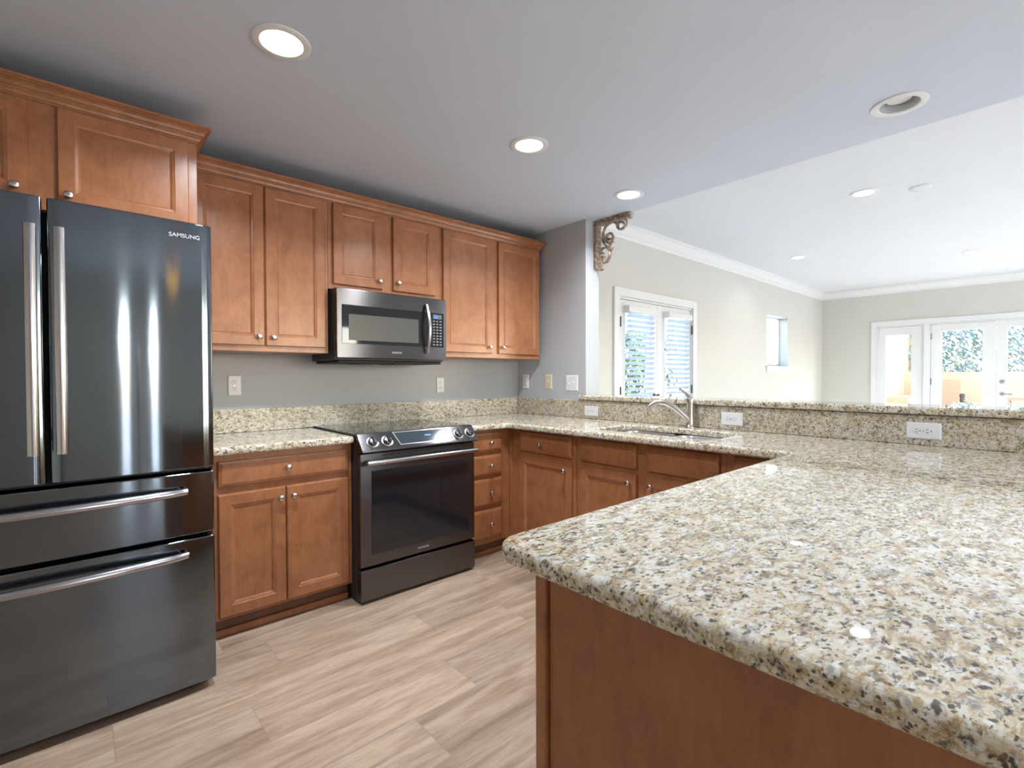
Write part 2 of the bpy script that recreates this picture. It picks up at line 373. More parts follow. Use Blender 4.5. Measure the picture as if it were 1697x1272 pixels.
# french door pair with blinds ------------------------------------------------
d = bpy.data.objects.new('door_1', None); COL.objects.link(d); d['kind'] = 'structure'; d.location = ((DX0+DX1)/2, YL, 0)
mx = (DX0+DX1)/2; ox = -mx; 
def T(o): # keep world coordinates for children of an empty
    o.location = -o.parent.location; return o
b = nb(); c = .083
for (x0, x1, z0, z1) in ((DX0-c, DX0, 0, DZ+c), (DX1, DX1+c, 0, DZ+c), (DX0, DX1, DZ, DZ+c)): box(b, x0, x1, YL-.022, YL, z0, z1)
for (x0, x1, z0, z1) in ((DX0, DX0+.02, 0, DZ), (DX1-.02, DX1, 0, DZ), (DX0+.02, DX1-.02, DZ-.02, DZ)): box(b, x0, x1, YL, YB, z0, z1)
T(mk('door_frame', b, 'trim', d, bevel=.004))
for k, (x0, x1, g0, g1) in enumerate(((DX0+.022, mx-.002, 1.20, 1.625), (mx+.002, DX1-.022, 1.935, 2.36))):
    y0, y1 = YL+.012, YL+.055; zt = DZ-.024; b = nb(); gz0, gz1 = .28, 1.87
    for (a0, a1, z0, z1) in ((x0, g0, .01, zt), (g1, x1, .01, zt), (g0, g1, .01, gz0), (g0, g1, gz1, zt)): box(b, a0, a1, y0, y1, z0, z1)
    lf = T(mk('door_leaf', b, 'trim', d, bevel=.003))
    gp = mk('glass_pane', bx(g0, g1, YL+.03, YL+.036, gz0, gz1), 'glass', lf)
    hx = DX0+.034 if k == 0 else DX1-.012
    for hz in (1.08, 1.77, .3): mk('hinge', lathe(nb(), [(.008, -.05), (.008, .05)], (hx, YL-.006, hz), n=10), 'hinge', lf)
    if k == 0:
        kb = lathe(nb(), [(.026, 0), (.026, .006), (.010, .010), (.010, .03), (.024, .042), (.024, .055), (.01, .062)], (mx-.06, YL+.012, 1.02), '-y'); mk('door_knob', kb, 'hinge', lf, smooth=True)
# blinds hang on the doors but lift off: top-level things
for k, (g0, g1) in enumerate(((1.17, 1.655), (1.905, 2.39))):
    t = thing('window_blind', ['white horizontal slat blind on the left french door leaf, greenery behind it', 'white horizontal slat blind on the right french door leaf, beside its hinges'][k], 'blind', ((g0+g1)/2, YL-.01, 1.9), 0, 'slat blinds on the french doors')
    T(mk('head_rail', bx(g0-.01, g1+.01, YL-.062, YL+.011, 1.868, 1.93), 'trim', t, bevel=.003))
    b = nb(); z = 1.835
    while z > .32:
        v = [b.verts.new(p) for p in ((g0, YL-.048, z+.013), (g1, YL-.048, z+.013), (g1, YL-.004, z-.013), (g0, YL-.004, z-.013))]
        w = [b.verts.new(p.co+Vector((0, 0, .003))) for p in v]
        b.faces.new(v[::-1]); b.faces.new(w)
        for i in range(4): b.faces.new([v[i], v[(i+1) % 4], w[(i+1) % 4], w[i]])
        z -= .0525
    T(mk('slats', b, 'blind', t))
    T(mk('bottom_rail', bx(g0, g1, YL-.05, YL-.006, .285, .305), 'blind', t))
    b = nb()
    for fx in (.2, .8):
        for yy in (YL-.05, YL-.003): tube(b, [(g0+(g1-g0)*fx, yy, 1.87), (g0+(g1-g0)*fx, yy, .3)], .0012, 6)
    T(mk('ladder_cords', b, 'blind', t))
    T(mk('cord_tassel', lathe(nb(), [(.002, .03), (.006, .02), (.007, 0), (.003, -.004)], (g0+.16, YL-.058, 1.17), n=10), 'hinge', t))
    b = tube(nb(), [(g0+.16, YL-.058, 1.87), (g0+.16, YL-.058, 1.19)], .0012, 6); T(mk('pull_cord', b, 'blind', t))

# small window -----------------------------------------------------------------
b = nb()
for (x0, x1, z0, z1) in ((W0, W0+.03, WZ0, WZ1), (W1-.03, W1, WZ0, WZ1), (W0, W1, WZ0, WZ0+.03), (W0, W1, WZ1-.03, WZ1)): box(b, x0, x1, YB-.035, YB-.005, z0, z1)
w = struct('window_1', b, 'trim'); mk('window_glass', bx(W0+.03, W1-.03, YB-.024, YB-.018, WZ0+.03, WZ1-.03), 'glass', w)
b = nb(); box(b, W0-.05, W1+.05, YL-.035, YB-.035, WZ0-.022, WZ0); box(b, W0-.02, W1+.02, YL-.016, YL, WZ0-.085, WZ0-.022); mk('window_sill', b, 'trim', w, bevel=.004)
mk('jamb', bx(W0, W1, YL+.02, YB-.04, WZ1-.012, WZ1-.0), 'trim', w)

# patio doors in the far wall ----------------------------------------------------
d = bpy.data.objects.new('door_2', None); COL.objects.link(d); d['kind'] = 'structure'; d.location = (XF, (FY0+FY1)/2, 0)
b = nb(); c = .08
for (y0, y1, z0, z1) in ((FY0, FY0+c, 0, FZ+c), (FY1-c, FY1, 0, FZ+c), (FY1, FY0, FZ, FZ+c)): box(b, XF-.02, XF, y0, y1, z0, z1)
T(mk('door_casing', b, 'trim', d, bevel=.004))
b = nb()
for (y0, y1, z0, z1) in ((FY0-.02, FY0, 0, FZ), (FY1, FY1+.02, 0, FZ), (FY1, FY0, FZ-.02, FZ), (-1.805, -1.725, 0, FZ-.02), (-3.39, -3.31, 0, FZ-.02)): box(b, XF, XF+.14, y0, y1, z0, z1)
T(mk('door_frame', b, 'trim', d, bevel=.003))
for nm, y0, y1, g0, g1, gz in (('sidelight', -1.135, -1.725, -1.236, -1.567, 1.895), ('door_leaf', -1.808, -2.556, -1.943, -2.404, 1.925), ('door_leaf', -2.559, -3.307, -2.672, -3.17, 1.935), ('sidelight', -3.39, -3.96, -3.50, -3.84, 1.895)):
    b = nb(); X0, X1 = XF+.03, XF+.075; zt = FZ-.023
    for (a0, a1, z0, z1) in ((g0, y0, .01, zt), (y1, g1, .01, zt), (g1, g0, .01, .25), (g1, g0, gz, zt)): box(b, X0, X1, a0, a1, z0, z1)
    lf = T(mk(nm, b, 'trim', d, bevel=.004))
    mk('glass_pane', bx(X0+.02, X0+.026, g1, g0, .25, gz), 'glass', lf)
    if nm == 'door_leaf' and y0 > -2:
        for hz in (1.849, 1.132, .3): mk('hinge', bx(X0-.012, X0, y0-.015, y0+.02, hz-.05, hz+.05), 'nickel', lf)
    if nm == 'door_leaf' and y0 < -2:
        mk('deadbolt', lathe(nb(), [(.03, 0), (.03, .012), (.012, .016), (.012, .03)], (X0, y0-.06, 1.137), '-x'), 'nickel', lf, smooth=True)
        b = lathe(nb(), [(.028, 0), (.028, .008), (.010, .012), (.010, .045)], (X0, y0-.06, .955), '-x'); box(b, X0-.052, X0-.038, y0-.17, y0-.05, .947, .963)
        mk('lever_handle', b, 'nickel', lf, smooth=True)
# entry door with two glazed sidelights behind the camera (mirrored in the fridge)
d = bpy.data.objects.new('door_3', None); COL.objects.link(d); d['kind'] = 'structure'; d.location = ((E0+E1)/2, YS, 0)
b = nb()
for (x0, x1) in ((E0, E0+.04), (E1-.04, E1), (-2.20, -1.925)): box(b, x0, x1, YS-.10, YS-.04, 0, 2.1)
T(mk('door_frame', b, 'trim', d, bevel=.003)); T(mk('glass_pane', bx(E0+.04, E1-.04, YS-.075, YS-.070, 0, 2.1), 'glass', d))
# wide south window, unseen, added to bring in daylight
b = nb()
for x in (S0, S0+1.05, S0+2.10, S1-.06): box(b, x, x+.06, YS-.12, YS-.04, 0, SZ)
box(b, S0, S1, YS-.12, YS-.04, SZ-.06, SZ); w = struct('added_window_2', b, 'trim'); mk('window_glass', bx(S0, S1, YS-.085, YS-.08, .02, SZ-.06), 'glass', w)
b = nb()
for x in (K0, (K0+K1)/2-.03, K1-.06): box(b, x, x+.06, YS-.12, YS-.04, 0, SZ)
box(b, K0, K1, YS-.12, YS-.04, SZ-.06, SZ); w = struct('added_window_3', b, 'trim'); mk('window_glass', bx(K0, K1, YS-.085, YS-.08, .02, SZ-.06), 'glass', w)  # unseen window added as cool frontal fill for the kitchen
portal((K0+K1)/2, YS-.05, SZ/2, K1-K0, SZ, (R(90), 0, 0))
portal((S0+S1)/2, YS-.05, SZ/2, S1-S0, SZ, (R(90), 0, 0)); portal((E0+E1)/2, YS-.03, 1.05, .6, 2.1, (R(90), 0, 0))
portal(XF+.02, (FY0+FY1)/2, 1.03, 2.06, FY0-FY1, (0, R(90), 0))
portal(mx, YL+.09, 1.0, DX1-DX0, 2.0, (R(-90), 0, 0)); portal((W0+W1)/2, YB-.01, (WZ0+WZ1)/2, W1-W0, WZ1-WZ0, (R(-90), 0, 0))

# ================================================================== CABINETS
DOOR = [(0, .013), (.004, .018), (.050, .0185), (.054, .0165), (.060, .015), (.068, .0095)]
DRAW = [(0, .011), (.003, .015), (.010, .017), (.016, .0195)]
def knob(x, z, parent, y=-.0185):
    return mk('knob', lathe(nb(), [(.0075, 0), (.0055, .004), (.0045, .012), (.008, .016), (.0150, .020), (.0160, .025), (.013, .029), (.006, .031)], (x, y, z), '-y', 16), 'nickel', parent, smooth=True, angle=60)
def cabinet(name, label, cat, loc, rz, Wd, D, z0, z1, els, toe=False, group=None, hollow=False, toe_w=None):
    t = thing(name, label, cat, (loc[0], loc[1], 0), rz, group)
    b = nb()
    if hollow:
        box(b, 0, Wd, 0, .02, z0, z1); box(b, 0, .018, .02, D, z0, z1); box(b, Wd-.018, Wd, .02, D, z0, z1); box(b, .018, Wd-.018, .02, D, z0, z0+.02)
    else: box(b, 0, Wd, 0, D, z0, z1)
    mk('cabinet_body', b, 'wood', t, bevel=.0015)
    for kind, x0, x1, a0, a1, kn in els:
        b = rings(nb(), x0, x1, a0, a1, DOOR if kind == 'door' else DRAW)
        o = mk({'door': 'door', 'drawer': 'drawer', 'false': 'drawer_front'}[kind], b, 'wood', t)
        if kn: knob(kn[0], kn[1], o, -.0185 if kind == 'door' else -.0195)
    if toe:
        w0, w1 = toe_w or (0, Wd)
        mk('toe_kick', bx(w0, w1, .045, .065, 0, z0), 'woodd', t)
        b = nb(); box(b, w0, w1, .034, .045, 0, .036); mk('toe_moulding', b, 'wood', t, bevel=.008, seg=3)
    return t
# cabinet over the fridge
FX0, FXR = -3.50, -2.508
X = lambda x, o: x-o
t = cabinet('wall_cabinet', 'deep maple wall cabinet over the refrigerator with two doors', 'cabinet', (FX0, -.64), 0, FXR-FX0, .636, 1.868, 2.285,
    [('door', .035, -3.046-FX0, 1.892, 2.262, (-3.079-FX0, 1.932)), ('door', -2.964-FX0, -2.541-FX0, 1.892, 2.262, (-2.933-FX0, 1.930))])
CR = [(0, -.056), (.005, -.056), (.005, -.047), (.010, -.047), (.0125, -.038), (.019, -.030), (.019, -.025), (.024, -.025), (.028, -.014), (.036, -.006), (.042, -.004), (.042, .001), (.048, .001), (.048, .012), (0, .012)]
mk('crown_moulding', sweep(nb(), [(-.0, 0), (FXR-FX0, 0), (FXR-FX0, .30)], [(o, 2.322+z) for o, z in CR]), 'wood', t)
mk('end_panel', bx(-.004, .0, .0, .636, 1.868, 2.27), 'wood', t)
UY = -.315; U = dict(z0=1.374, z1=2.285)
def upper(x0, x1, label, els, z0=1.374):
    return cabinet('wall_cabinet', label, 'cabinet', (x0, UY), 0, x1-x0, -UY-.003, z0, 2.285, [(k, a-x0, c-x0, e, f, (kx-x0, kz)) for k, a, c, e, f, kx, kz in els])
upper(-2.506, -1.802, 'tall maple wall cabinet with two doors between refrigerator and microwave', [('door', -2.484, -2.153, 1.405, 2.262, -2.184, 1.452), ('door', -2.146, -1.822, 1.405, 2.262, -2.112, 1.450)])
upper(-1.801, -1.021, 'short maple wall cabinet with two small doors above the microwave', [('door', -1.774, -1.457, 1.787, 2.262, -1.484, 1.835), ('door', -1.384, -1.066, 1.787, 2.262, -1.352, 1.840)], 1.757)
upper(-1.020, -.043, 'tall maple wall cabinet with two doors in the corner right of the microwave', [('door', -1.000, -.558, 1.408, 2.262, -.590, 1.455), ('door', -.496, -.058, 1.408, 2.262, -.458, 1.457)])
cr = mk('cabinet_crown', sweep(nb(), [(-2.506, UY), (-.043, UY), (-.043, -.004)], [(o, 2.322+z) for o, z in CR]), 'wood')
tag(cr, 'long maple crown moulding running along the top of the lower wall cabinets', 'moulding')
# base cabinets
BY = -.592; ZT = .875
cabinet('base_cabinet', 'maple base cabinet with one wide drawer and two doors between refrigerator and range', 'cabinet', (-2.455, BY), 0, .667, .588, .095, ZT,
    [('drawer', .02, .643, .722, .843, (.325, .785)), ('door', .02, .316, .112, .686, (.290, .636)), ('door', .322, .643, .112, .686, (.352, .638))], True, toe_w=(0, .66))
cabinet('base_cabinet', 'narrow maple base cabinet with a stack of four drawers right of the range', 'cabinet', (-1.014, BY), 0, .3925, .588, .095, ZT,
    [('drawer', .02, .308, a, c, (.200, k)) for a, c, k in ((.726, .853, .785), (.563, .698, .628), (.356, .539, .446), (.135, .328, .230))], True)
BX = -.600
def bcab(y0, y1, label, els, hollow=False):
    return cabinet('base_cabinet', label, 'cabinet', (BX, y0), R(-90), y0-y1, .597, .095, ZT, [(k, y0-a, y0-c, e, f, kn and (y0-kn[0], kn[1])) for k, a, c, e, f, kn in els], True, hollow=hollow)
t = bcab(-.5925, -1.1975, 'maple base cabinet with drawer over door in the corner left of the sink', [('drawer', -.690, -1.167, .720, .855, (-.902, .785)), ('door', -.686, -1.167, .112, .692, (-1.115, .640))])
mk('corner_stile', bx(0, .0175, -.0205, 0, .095, ZT), 'wood', t)
mk('toe_kick', bx(0, .045, -.0205, .045, 0, .095), 'woodd', t)
bcab(-1.201, -2.135, 'maple sink base cabinet with two blank drawer fronts and two doors under the sink', [('false', -1.234, -1.640, .720, .855, None), ('door', -1.234, -1.640, .112, .690, (-1.598, .640)), ('false', -1.704, -2.107, .720, .855, None), ('door', -1.704, -2.107, .112, .690, (-1.740, .642))], True)
bcab(-2.136, -2.55, 'maple base cabinet with drawer, mostly hidden behind the peninsula counter', [('drawer', -2.176, -2.50, .720, .855, None), ('door', -2.176, -2.50, .112, .690, None)])
# peninsula cabinet
t = thing('peninsula_cabinet', 'maple peninsula cabinet with a plain end panel under the near counter corner', 'cabinet', (-1.45, -2.95, 0))
T(mk('cabinet_body', bx(-2.268, -.005, -3.33, -2.556, .095, ZT), 'wood', t))
T(mk('end_panel', bx(-2.284, -2.268, -3.33, -2.582, .0, ZT), 'woodp', t, label='smooth reddish brown end panel'))
T(mk('corner_stile', bx(-2.294, -2.268, -2.5785, -2.553, 0, ZT), 'wood', t, bevel=.003))
T(mk('toe_kick', bx(-2.26, -.01, -3.25, -2.62, 0, .095), 'woodd', t))

# ================================================================== GRANITE
ZC0, ZC1 = .8755, .914
t = mk('countertop', slab(nb(), [(-2.47, -.003), (-2.47, -.648), (-1.7925, -.648), (-1.7925, -.003)], ZC0, ZC1), 'granite', bevel=.012, seg=4, smooth=False)
tag(t, 'short speckled granite countertop left of the range beside the refrigerator', 'countertop')
r = .055; XE, YI = -2.318, -2.452
out = [(-1.0125, -.003), (-1.0125, -.648)] + [(-.745, -.648), (-.715, -.655), (-.695, -.670), (-.688, -.700)] + [(-.688, YI)] + arc(XE+r, YI-r, r, 90, 180) + arc(XE+r, -3.40+r, r, 180, 270) + [(-.002, -3.40), (-.002, -.003)]
ct = mk('countertop', slab(nb(), out, ZC0, ZC1), 'granite')
def bowl_outline(x0, x1, y0, y1, r): return arc(x1-r, y1-r, r, 0, 90, 6) + arc(x0+r, y1-r, r, 90, 180, 6) + arc(x0+r, y0+r, r, 180, 270, 6) + arc(x1-r, y0+r, r, 270, 360, 6)
SX0, SX1 = -.555, -.150; B1 = (-1.625, -1.285); B2 = (-2.030, -1.665)
cutters = [mk('c', slab(nb(), bowl_outline(SX0, SX1, B2[0], B1[1], .07), .8, 1.0), 'granite')]
cut(ct, cutters)
m = ct.modifiers.new('bevel', 'BEVEL'); m.width = .013; m.segments = 5; m.limit_method = 'ANGLE'; m.angle_limit = R(60)
tag(ct, 'large U-shaped speckled granite countertop with sink cut-out and rounded near corner', 'countertop')
bs = mk('backsplash', bx(-2.47, -.0225, -.022, -.002, .9145, 1.050), 'granite_shaded', bevel=.003); tag(bs, 'low granite backsplash along the grey wall behind the range', 'backsplash')
b = nb(); box(b, -.022, -.002, -4.28, -.0225, .9145, 1.052); bs = mk('backsplash', b, 'granite_shaded', bevel=.003); tag(bs, 'granite backsplash behind the sink under the raised ledge, holding three outlets', 'backsplash')
out = [(-.046, -.728), (-.046, -4.32), (.25, -4.32), (.25, -.80), (.165, -.80), (.165, PY-.004), (-.003, PY-.004), (-.003, -.728)]
cap = mk('ledge_top', slab(nb(), out, 1.056, 1.091), 'granite', bevel=.012, seg=4); tag(cap, 'raised granite ledge on the half wall behind the sink', 'ledge')

# sink
t = thing('kitchen_sink', 'double bowl stainless undermount sink in the granite counter below the faucet', 'sink', (-.35, -1.65, .88))
def bowl(y0, y1):
    b = nb(); L = []
    for ins, z in ((-.010, .8745), (0.0, .8740), (.004, .86), (.010, .73), (.03, .705), (.08, .700)):
        L.append([b.verts.new((x, y, z)) for x, y in bowl_outline(SX0+ins, SX1-ins, y0+ins, y1-ins, .065)])
    for a, c in zip(L, L[1:]):
        for k in range(len(a)): b.faces.new([a[k], a[(k+1) % len(a)], c[(k+1) % len(a)], c[k]])
    b.faces.new(L[-1]); return b
for y0, y1 in (B1, B2):
    o = T(mk('bowl', bowl(y0, y1), 'sink', t, smooth=True)); so = o.modifiers.new('solid', 'SOLIDIFY'); so.thickness = .001; so.offset = -1
    mk('drain', lathe(nb(), [(.042, 0), (.042, .003), (.03, .004), (.028, .001)], (-.35, (y0+y1)/2, .7005)), 'nickel', o, smooth=True)
T(mk('divider', bx(SX0+.02, SX1-.02, B2[1]-.005, B1[0]+.005, .78, .870), 'sink', t, bevel=.008))

# faucet
fy = -1.665; fxx = -.072
t = thing('kitchen_faucet', 'brushed nickel single-lever faucet behind the sink with spout over the left bowl', 'faucet', (fxx, fy, ZC1))
b = lathe(nb(), [(.030, 0), (.030, .006), (.025, .012), (.0225, .03), (.021, .10), (.022, .15), (.023, .165), (.020, .180), (.012, .186)], (0, 0, 0)); mk('body', b, 'nickel', t, smooth=True)
sp = []; P0, P1, P2, P3 = Vector((-.005, .005, .045)), Vector((-.055, .06, .125)), Vector((-.095, .125, .178)), Vector((-.135, .215, .118))
P2 = Vector((-.10, .15, .205))
for i in range(17):
    s = i/16; sp.append(P0*(1-s)**3 + P1*3*s*(1-s)**2 + P2*3*s*s*(1-s) + P3*s**3)
mk('spout', tube(nb(), sp, [.020-.006*i/16 + (.005 if i > 12 else 0) for i in range(17)], 14), 'nickel', t, smooth=True)
lv = [(0, 0, .178), (-.004, .006, .195), (-.012, .022, .212), (-.022, .045, .232), (-.028, .058, .242)]
mk('lever', tube(nb(), lv, [.015, .012, .008, .007, .009], 12), 'nickel', t, smooth=True)

# ================================================================== OUTLETS AND SWITCHES
def plate(t, w, h, mat='plate'):
    return mk('cover_plate', rings(nb(), -w/2, w/2, -h/2, h/2, [(0, .0015), (.004, .0055), (.006, .006)]), mat, t)
def face(t, cx, cz, rot, mat='plate'):
    # receptacle: rounded face, two blades and a ground; rot 90 = on its side
    o = mk('receptacle', lathe(nb(), [(.0165, .0055), (.0165, .0075), (.0155, .0082)], (cx, 0, cz), '-y', 20), mat, t)
    b = nb()
    for (u, v, a, c) in ((-.0065, .004, .0012, .0045), (.0065, .004, .0012, .0038)):
        if rot: box(b, cx-v*1-c-.001, cx-v*1+c-.001, -.0087, -.0080, cz+u-a, cz+u+a)
        else: box(b, cx+u-a, cx+u+a, -.0087, -.0080, cz+v-c, cz+v+c)
    g = (cx+.008, cz) if rot else (cx, cz-.008)
    if rot: g = (cx+.0085, cz)
    lathe(b, [(.0025, .0080), (.0025, .0087)], (g[0], 0, g[1]), '-y', 10); mk('slots', b, 'slot', o)
def outlet(loc, rz, label, horiz=False, group=None):
    t = thing('wall_outlet', label, 'outlet', loc, rz, group); w, h = (.126, .076) if horiz else (.070, .116)
    plate(t, w, h)
    for s in (-1, 1): face(t, s*.0195 if horiz else 0, 0 if horiz else s*.0195, horiz)
    mk('screw', lathe(nb(), [(.003, .006), (.003, .007)], (0, 0, 0), '-y', 8), 'nickel', t)
    return t
outlet((-2.230, -.0005, 1.188), 0, 'white duplex outlet on the grey wall between refrigerator and range')
outlet((-.812, -.0005, 1.170), 0, 'white duplex outlet on the grey wall right of the microwave')
for y, z, l in ((-.846, .973, 'white sideways outlet on the granite backsplash left of the sink faucet'), (-1.903, .980, 'white sideways outlet on the granite backsplash just right of the faucet'), (-2.783, .981, 'white sideways outlet on the granite backsplash farthest right, nearest the camera')):
    outlet((-.0225, y, z), R(-90), l, True, 'outlets on the sink backsplash')
t = thing('light_switch', 'white rocker switch in the corner, first of three plates on the side wall', 'switch', (-.0005, -.105, 1.190), R(-90)); plate(t, .074, .118)
b = nb(); box(b, -.0165, .0165, -.010, -.005, -.033, .033); mk('rocker', b, 'plate', t, bevel=.001)
t = thing('light_switch', 'ivory toggle switch plate, middle one of three on the side wall', 'switch', (-.0005, -.380, 1.189), R(-90)); plate(t, .074, .118, 'ivory')
def toggle(t, cx, up, mat):
    b = nb(); v = []; z = .008*up
    box(b, cx-.0045, cx+.0045, -.0065, -.005, -.012, .012); mk('toggle_slot', b, mat, t)
    b = nb(); tube(b, [(cx, -.005, 0), (cx, -.012, z*.7), (cx, -.019, z*1.5)], [.0045, .004, .0035], 8); mk('toggle', b, mat, t, smooth=True)
toggle(t, 0, 1, 'ivory')
t = thing('light_switch', 'white double switch plate with two toggles at the end of the side wall', 'switch', (-.0005, -.635, 1.181), R(-90)); plate(t, .124, .122)
toggle(t, -.023, -1, 'plate'); toggle(t, .023, 1, 'plate')

# ================================================================== FRIDGE
FL = -3.478; FR = -2.514; FM = -2.9945
t = thing('refrigerator', 'tall dark stainless french-door refrigerator with two lower drawers', 'refrigerator', ((FL+FR)/2, -.5, 0))
T(mk('cabinet_body', bx(FL+.008, FR-.006, -.868, -.06, .045, 1.805), 'dark', t, bevel=.004))
T(mk('base_grille', bx(FL+.02, FR-.02, -.86, -.80, .0, .045), 'gap', t))
T(mk('gasket', bx(FL+.012, FR-.012, -.882, -.868, .05, 1.80), 'gap', t))
def curved(x0, x1, z0, z1, cyf, depth=.0):
    """door slab whose front is slightly bowed outwards in plan"""
    b = nb(); n = 24; fr = []; bk = []
    for i in range(n+1):
        x = x0+(x1-x0)*i/n; e = min(1, min(i, n-i)/1.0); u = (x-(FL+FR)/2)/((FR-FL)/2)
        y = -.955 - .010*(1-u*u) + (.006 if i in (0, n) else 0)
        fr.append((x, y)); 
    xs = [p for p in fr]; out = xs + [(x1, -.884), (x0, -.884)]
    slab(b, out, z0, z1); return b
DR = []
for k, (x0, x1) in enumerate(((FL, FM-.006), (FM+.006, FR))):
    o = T(mk('door', curved(x0, x1, .882, 1.832, 0), 'black', t, bevel=.004, seg=2, smooth=True, angle=25)); DR.append(o)
    hx = (FM-.033) if k == 0 else (FM+.036)
    yb = -.966
    b = nb(); pts = []; n = 14
    for i in range(n+1):
        s = i/n; z = .985+(1.728-.985)*s; pts.append((hx + (-.004 if k == 0 else 0)*0, yb-.045-.012*math.sin(math.pi*s), z))
    tube(b, pts, .0085, 14, ((1, 0, 0), .0155))
    h = mk('handle', b, 'steel', o, smooth=True)
    for hz in (1.03, 1.685): mk('handle_post', bx(hx-.010, hx+.010, yb-.045, yb+.003, hz-.018, hz+.018), 'steel', h, bevel=.003)
lettering('SAMSUNG', DR[1], 'letter', (-2.654, -.9625, 1.768), .0155, .098)
for k, (z0, z1, hz) in enumerate(((.625, .866, .800), (.035, .609, .556))):
    o = T(mk('freezer_drawer', curved(FL, FR, z0, z1, 0), 'black', t, bevel=.005, seg=2, smooth=True, angle=25))
    b = nb(); pts = []; n = 26; a0, a1 = FL+.10, FR-.098
    for i in range(n+1):
        s = i/n; x = a0+(a1-a0)*s; q = math.sin(math.pi*s)
        pts.append((x, -.978-.045*q**.6, hz))
    tube(b, pts, .0125, 14, ((0, .25, 1), .0145))
    h = mk('handle', b, 'steel', o, smooth=True)
    for hx in (a0+.012, a1-.012): mk('handle_post', bx(hx-.012, hx+.012, -.985, -.955, hz-.014, hz+.014), 'steel', h, bevel=.004)

# ================================================================== MICROWAVE
t = thing('microwave', 'dark stainless over-the-range microwave hanging under the short wall cabinet', 'microwave', (-1.41, -.2, 1.33))
MY = -.405
T(mk('housing', bx(-1.786, -1.034, -.368, -.004, 1.335, 1.756), 'dark', t, bevel=.003))
b = nb(); slab(b, [(-1.768, -.37), (-1.05, -.37), (-1.05, -.03), (-1.768, -.03)], 1.318, 1.334); T(mk('bottom_vent', b, 'gap', t, bevel=.004))
b = nb(); box(b, -1.60, -1.44, -.33, -.12, 1.314, 1.3185); box(b, -1.38, -1.22, -.33, -.12, 1.314, 1.3185); T(mk('grease_filter', b, 'dark', t))
df = T(mk('door', bx(-1.790, -1.028, MY, -.37, 1.345, 1.755), 'black2', t, bevel=.006, seg=3))
mk('black_glass', bx(-1.757, -1.050, MY-.0022, MY+.002, 1.432, 1.660), 'glassb', df, bevel=.001)
mk('window_screen', bx(-1.716, -1.246, MY-.0034, MY-.0021, 1.453, 1.606), 'mesh', df)
b = nb(); pts = [(-1.187, MY-.014-.036*math.sin(math.pi*i/16), 1.392+(1.708-1.392)*i/16) for i in range(17)]
tube(b, pts, .006, 12, ((1, 0, 0), .0115)); h = mk('handle', b, 'steel', df, smooth=True)
for hz in (1.399, 1.701): mk('handle_post', bx(-1.197, -1.177, MY-.018, MY, hz-.009, hz+.009), 'steel', h, bevel=.003)
mk('display', bx(-1.136, -1.068, MY-.0034, MY-.0021, 1.620, 1.648), 'lcdg', df)
mk('digits', bx(-1.126, -1.098, MY-.0042, MY-.0033, 1.624, 1.643), 'lcd', df)
b = nb()
for r_ in range(9):
    for c_ in range(3):
        cx, cz = -1.128+.026*c_, 1.604-.0195*r_; box(b, cx-.007, cx+.007, MY-.0030, MY-.0021, cz-.0035, cz+.0035)
mk('keypad', b, 'key', df)
lettering('SAMSUNG', df, 'letter', (-1.437, MY-.0008, 1.381), .0115, .070)

# ================================================================== RANGE
RX0, RX1 = -1.7885, -1.0165; RY = -.700
t = thing('kitchen_range', 'dark stainless slide-in electric range with glass oven door and front knobs', 'range', ((RX0+RX1)/2, -.35, 0))
T(mk('body', bx(RX0+.004, RX1-.004, -.655, -.03, .0, .905), 'dark', t, bevel=.003))
T(mk('cooktop', bx(RX0-.004, RX1+.004, -.652, -.026, .9145, .9245), 'glassb', t, bevel=.003))
b = nb()
prof = [(-.640, .9255), (-.668, .9235), (-.735, .842), (-.738, .834), (-.735, .828), (-.655, .828), (-.640, .90)]
L = [[b.verts.new((x, y, z)) for y, z in prof] for x in (RX0-.001, RX1+.001)]
for k in range(len(prof)): b.faces.new([L[0][k], L[0][(k+1) % len(prof)], L[1][(k+1) % len(prof)], L[1][k]])
b.faces.new(L[0]); b.faces.new(L[1][::-1]); cpn = T(mk('control_panel', b, 'black2', t, bevel=.003, seg=2))
# frame of the sloped face
P_, Q_ = Vector((0, -.668, .9235)), Vector((0, -.735, .842)); dn = (Q_-P_).normalized(); nr = Vector((0, dn.z, -dn.y)); nr = nr if nr.y < 0 else -nr
def onslope(x, s, h): v = P_ + dn*s + nr*h; return Vector((x, v.y, v.z))
for kx in (-1.718, -1.630, -1.147, -1.062):
    b = nb(); ang = math.atan2(nr.z, -nr.y); c = onslope(kx, .058, 0)
    M1 = Matrix.Translation(c) @ Matrix.Rotation(-ang, 4, 'X')
    lathe(b, [(.034, 0), (.034, .003), (.029, .004)], (0, 0, 0), '-y', 28); bmesh.ops.transform(b, matrix=M1, verts=b.verts); k = mk('knob_ring', b, 'nickel', cpn, smooth=True)
    b = nb(); lathe(b, [(.026, .003), (.025, .018), (.021, .022), (.014, .023)], (0, 0, 0), '-y', 28); box(b, -.0055, .0055, -.034, -.020, -.022, .022); bmesh.ops.transform(b, matrix=M1, verts=b.verts); mk('knob', b, 'black2', cpn, smooth=True)
def quad(x0a, x1a, x0b, x1b, s0, s1, h0, h1):
    b = nb(); v = []
    for h_ in (h0, h1): v.append([b.verts.new(onslope(x, s, h_)) for x, s in ((x0a, s0), (x1a, s0), (x1b, s1), (x0b, s1))])
    b.faces.new(v[0]); b.faces.new(v[1][::-1])
    for k in range(4): b.faces.new([v[0][k], v[0][(k+1) % 4], v[1][(k+1) % 4], v[1][k]])
    return b
dp = mk('display_frame', quad(-1.585, -1.205, -1.560, -1.190, .004, .094, -.002, .003), 'steel', cpn)
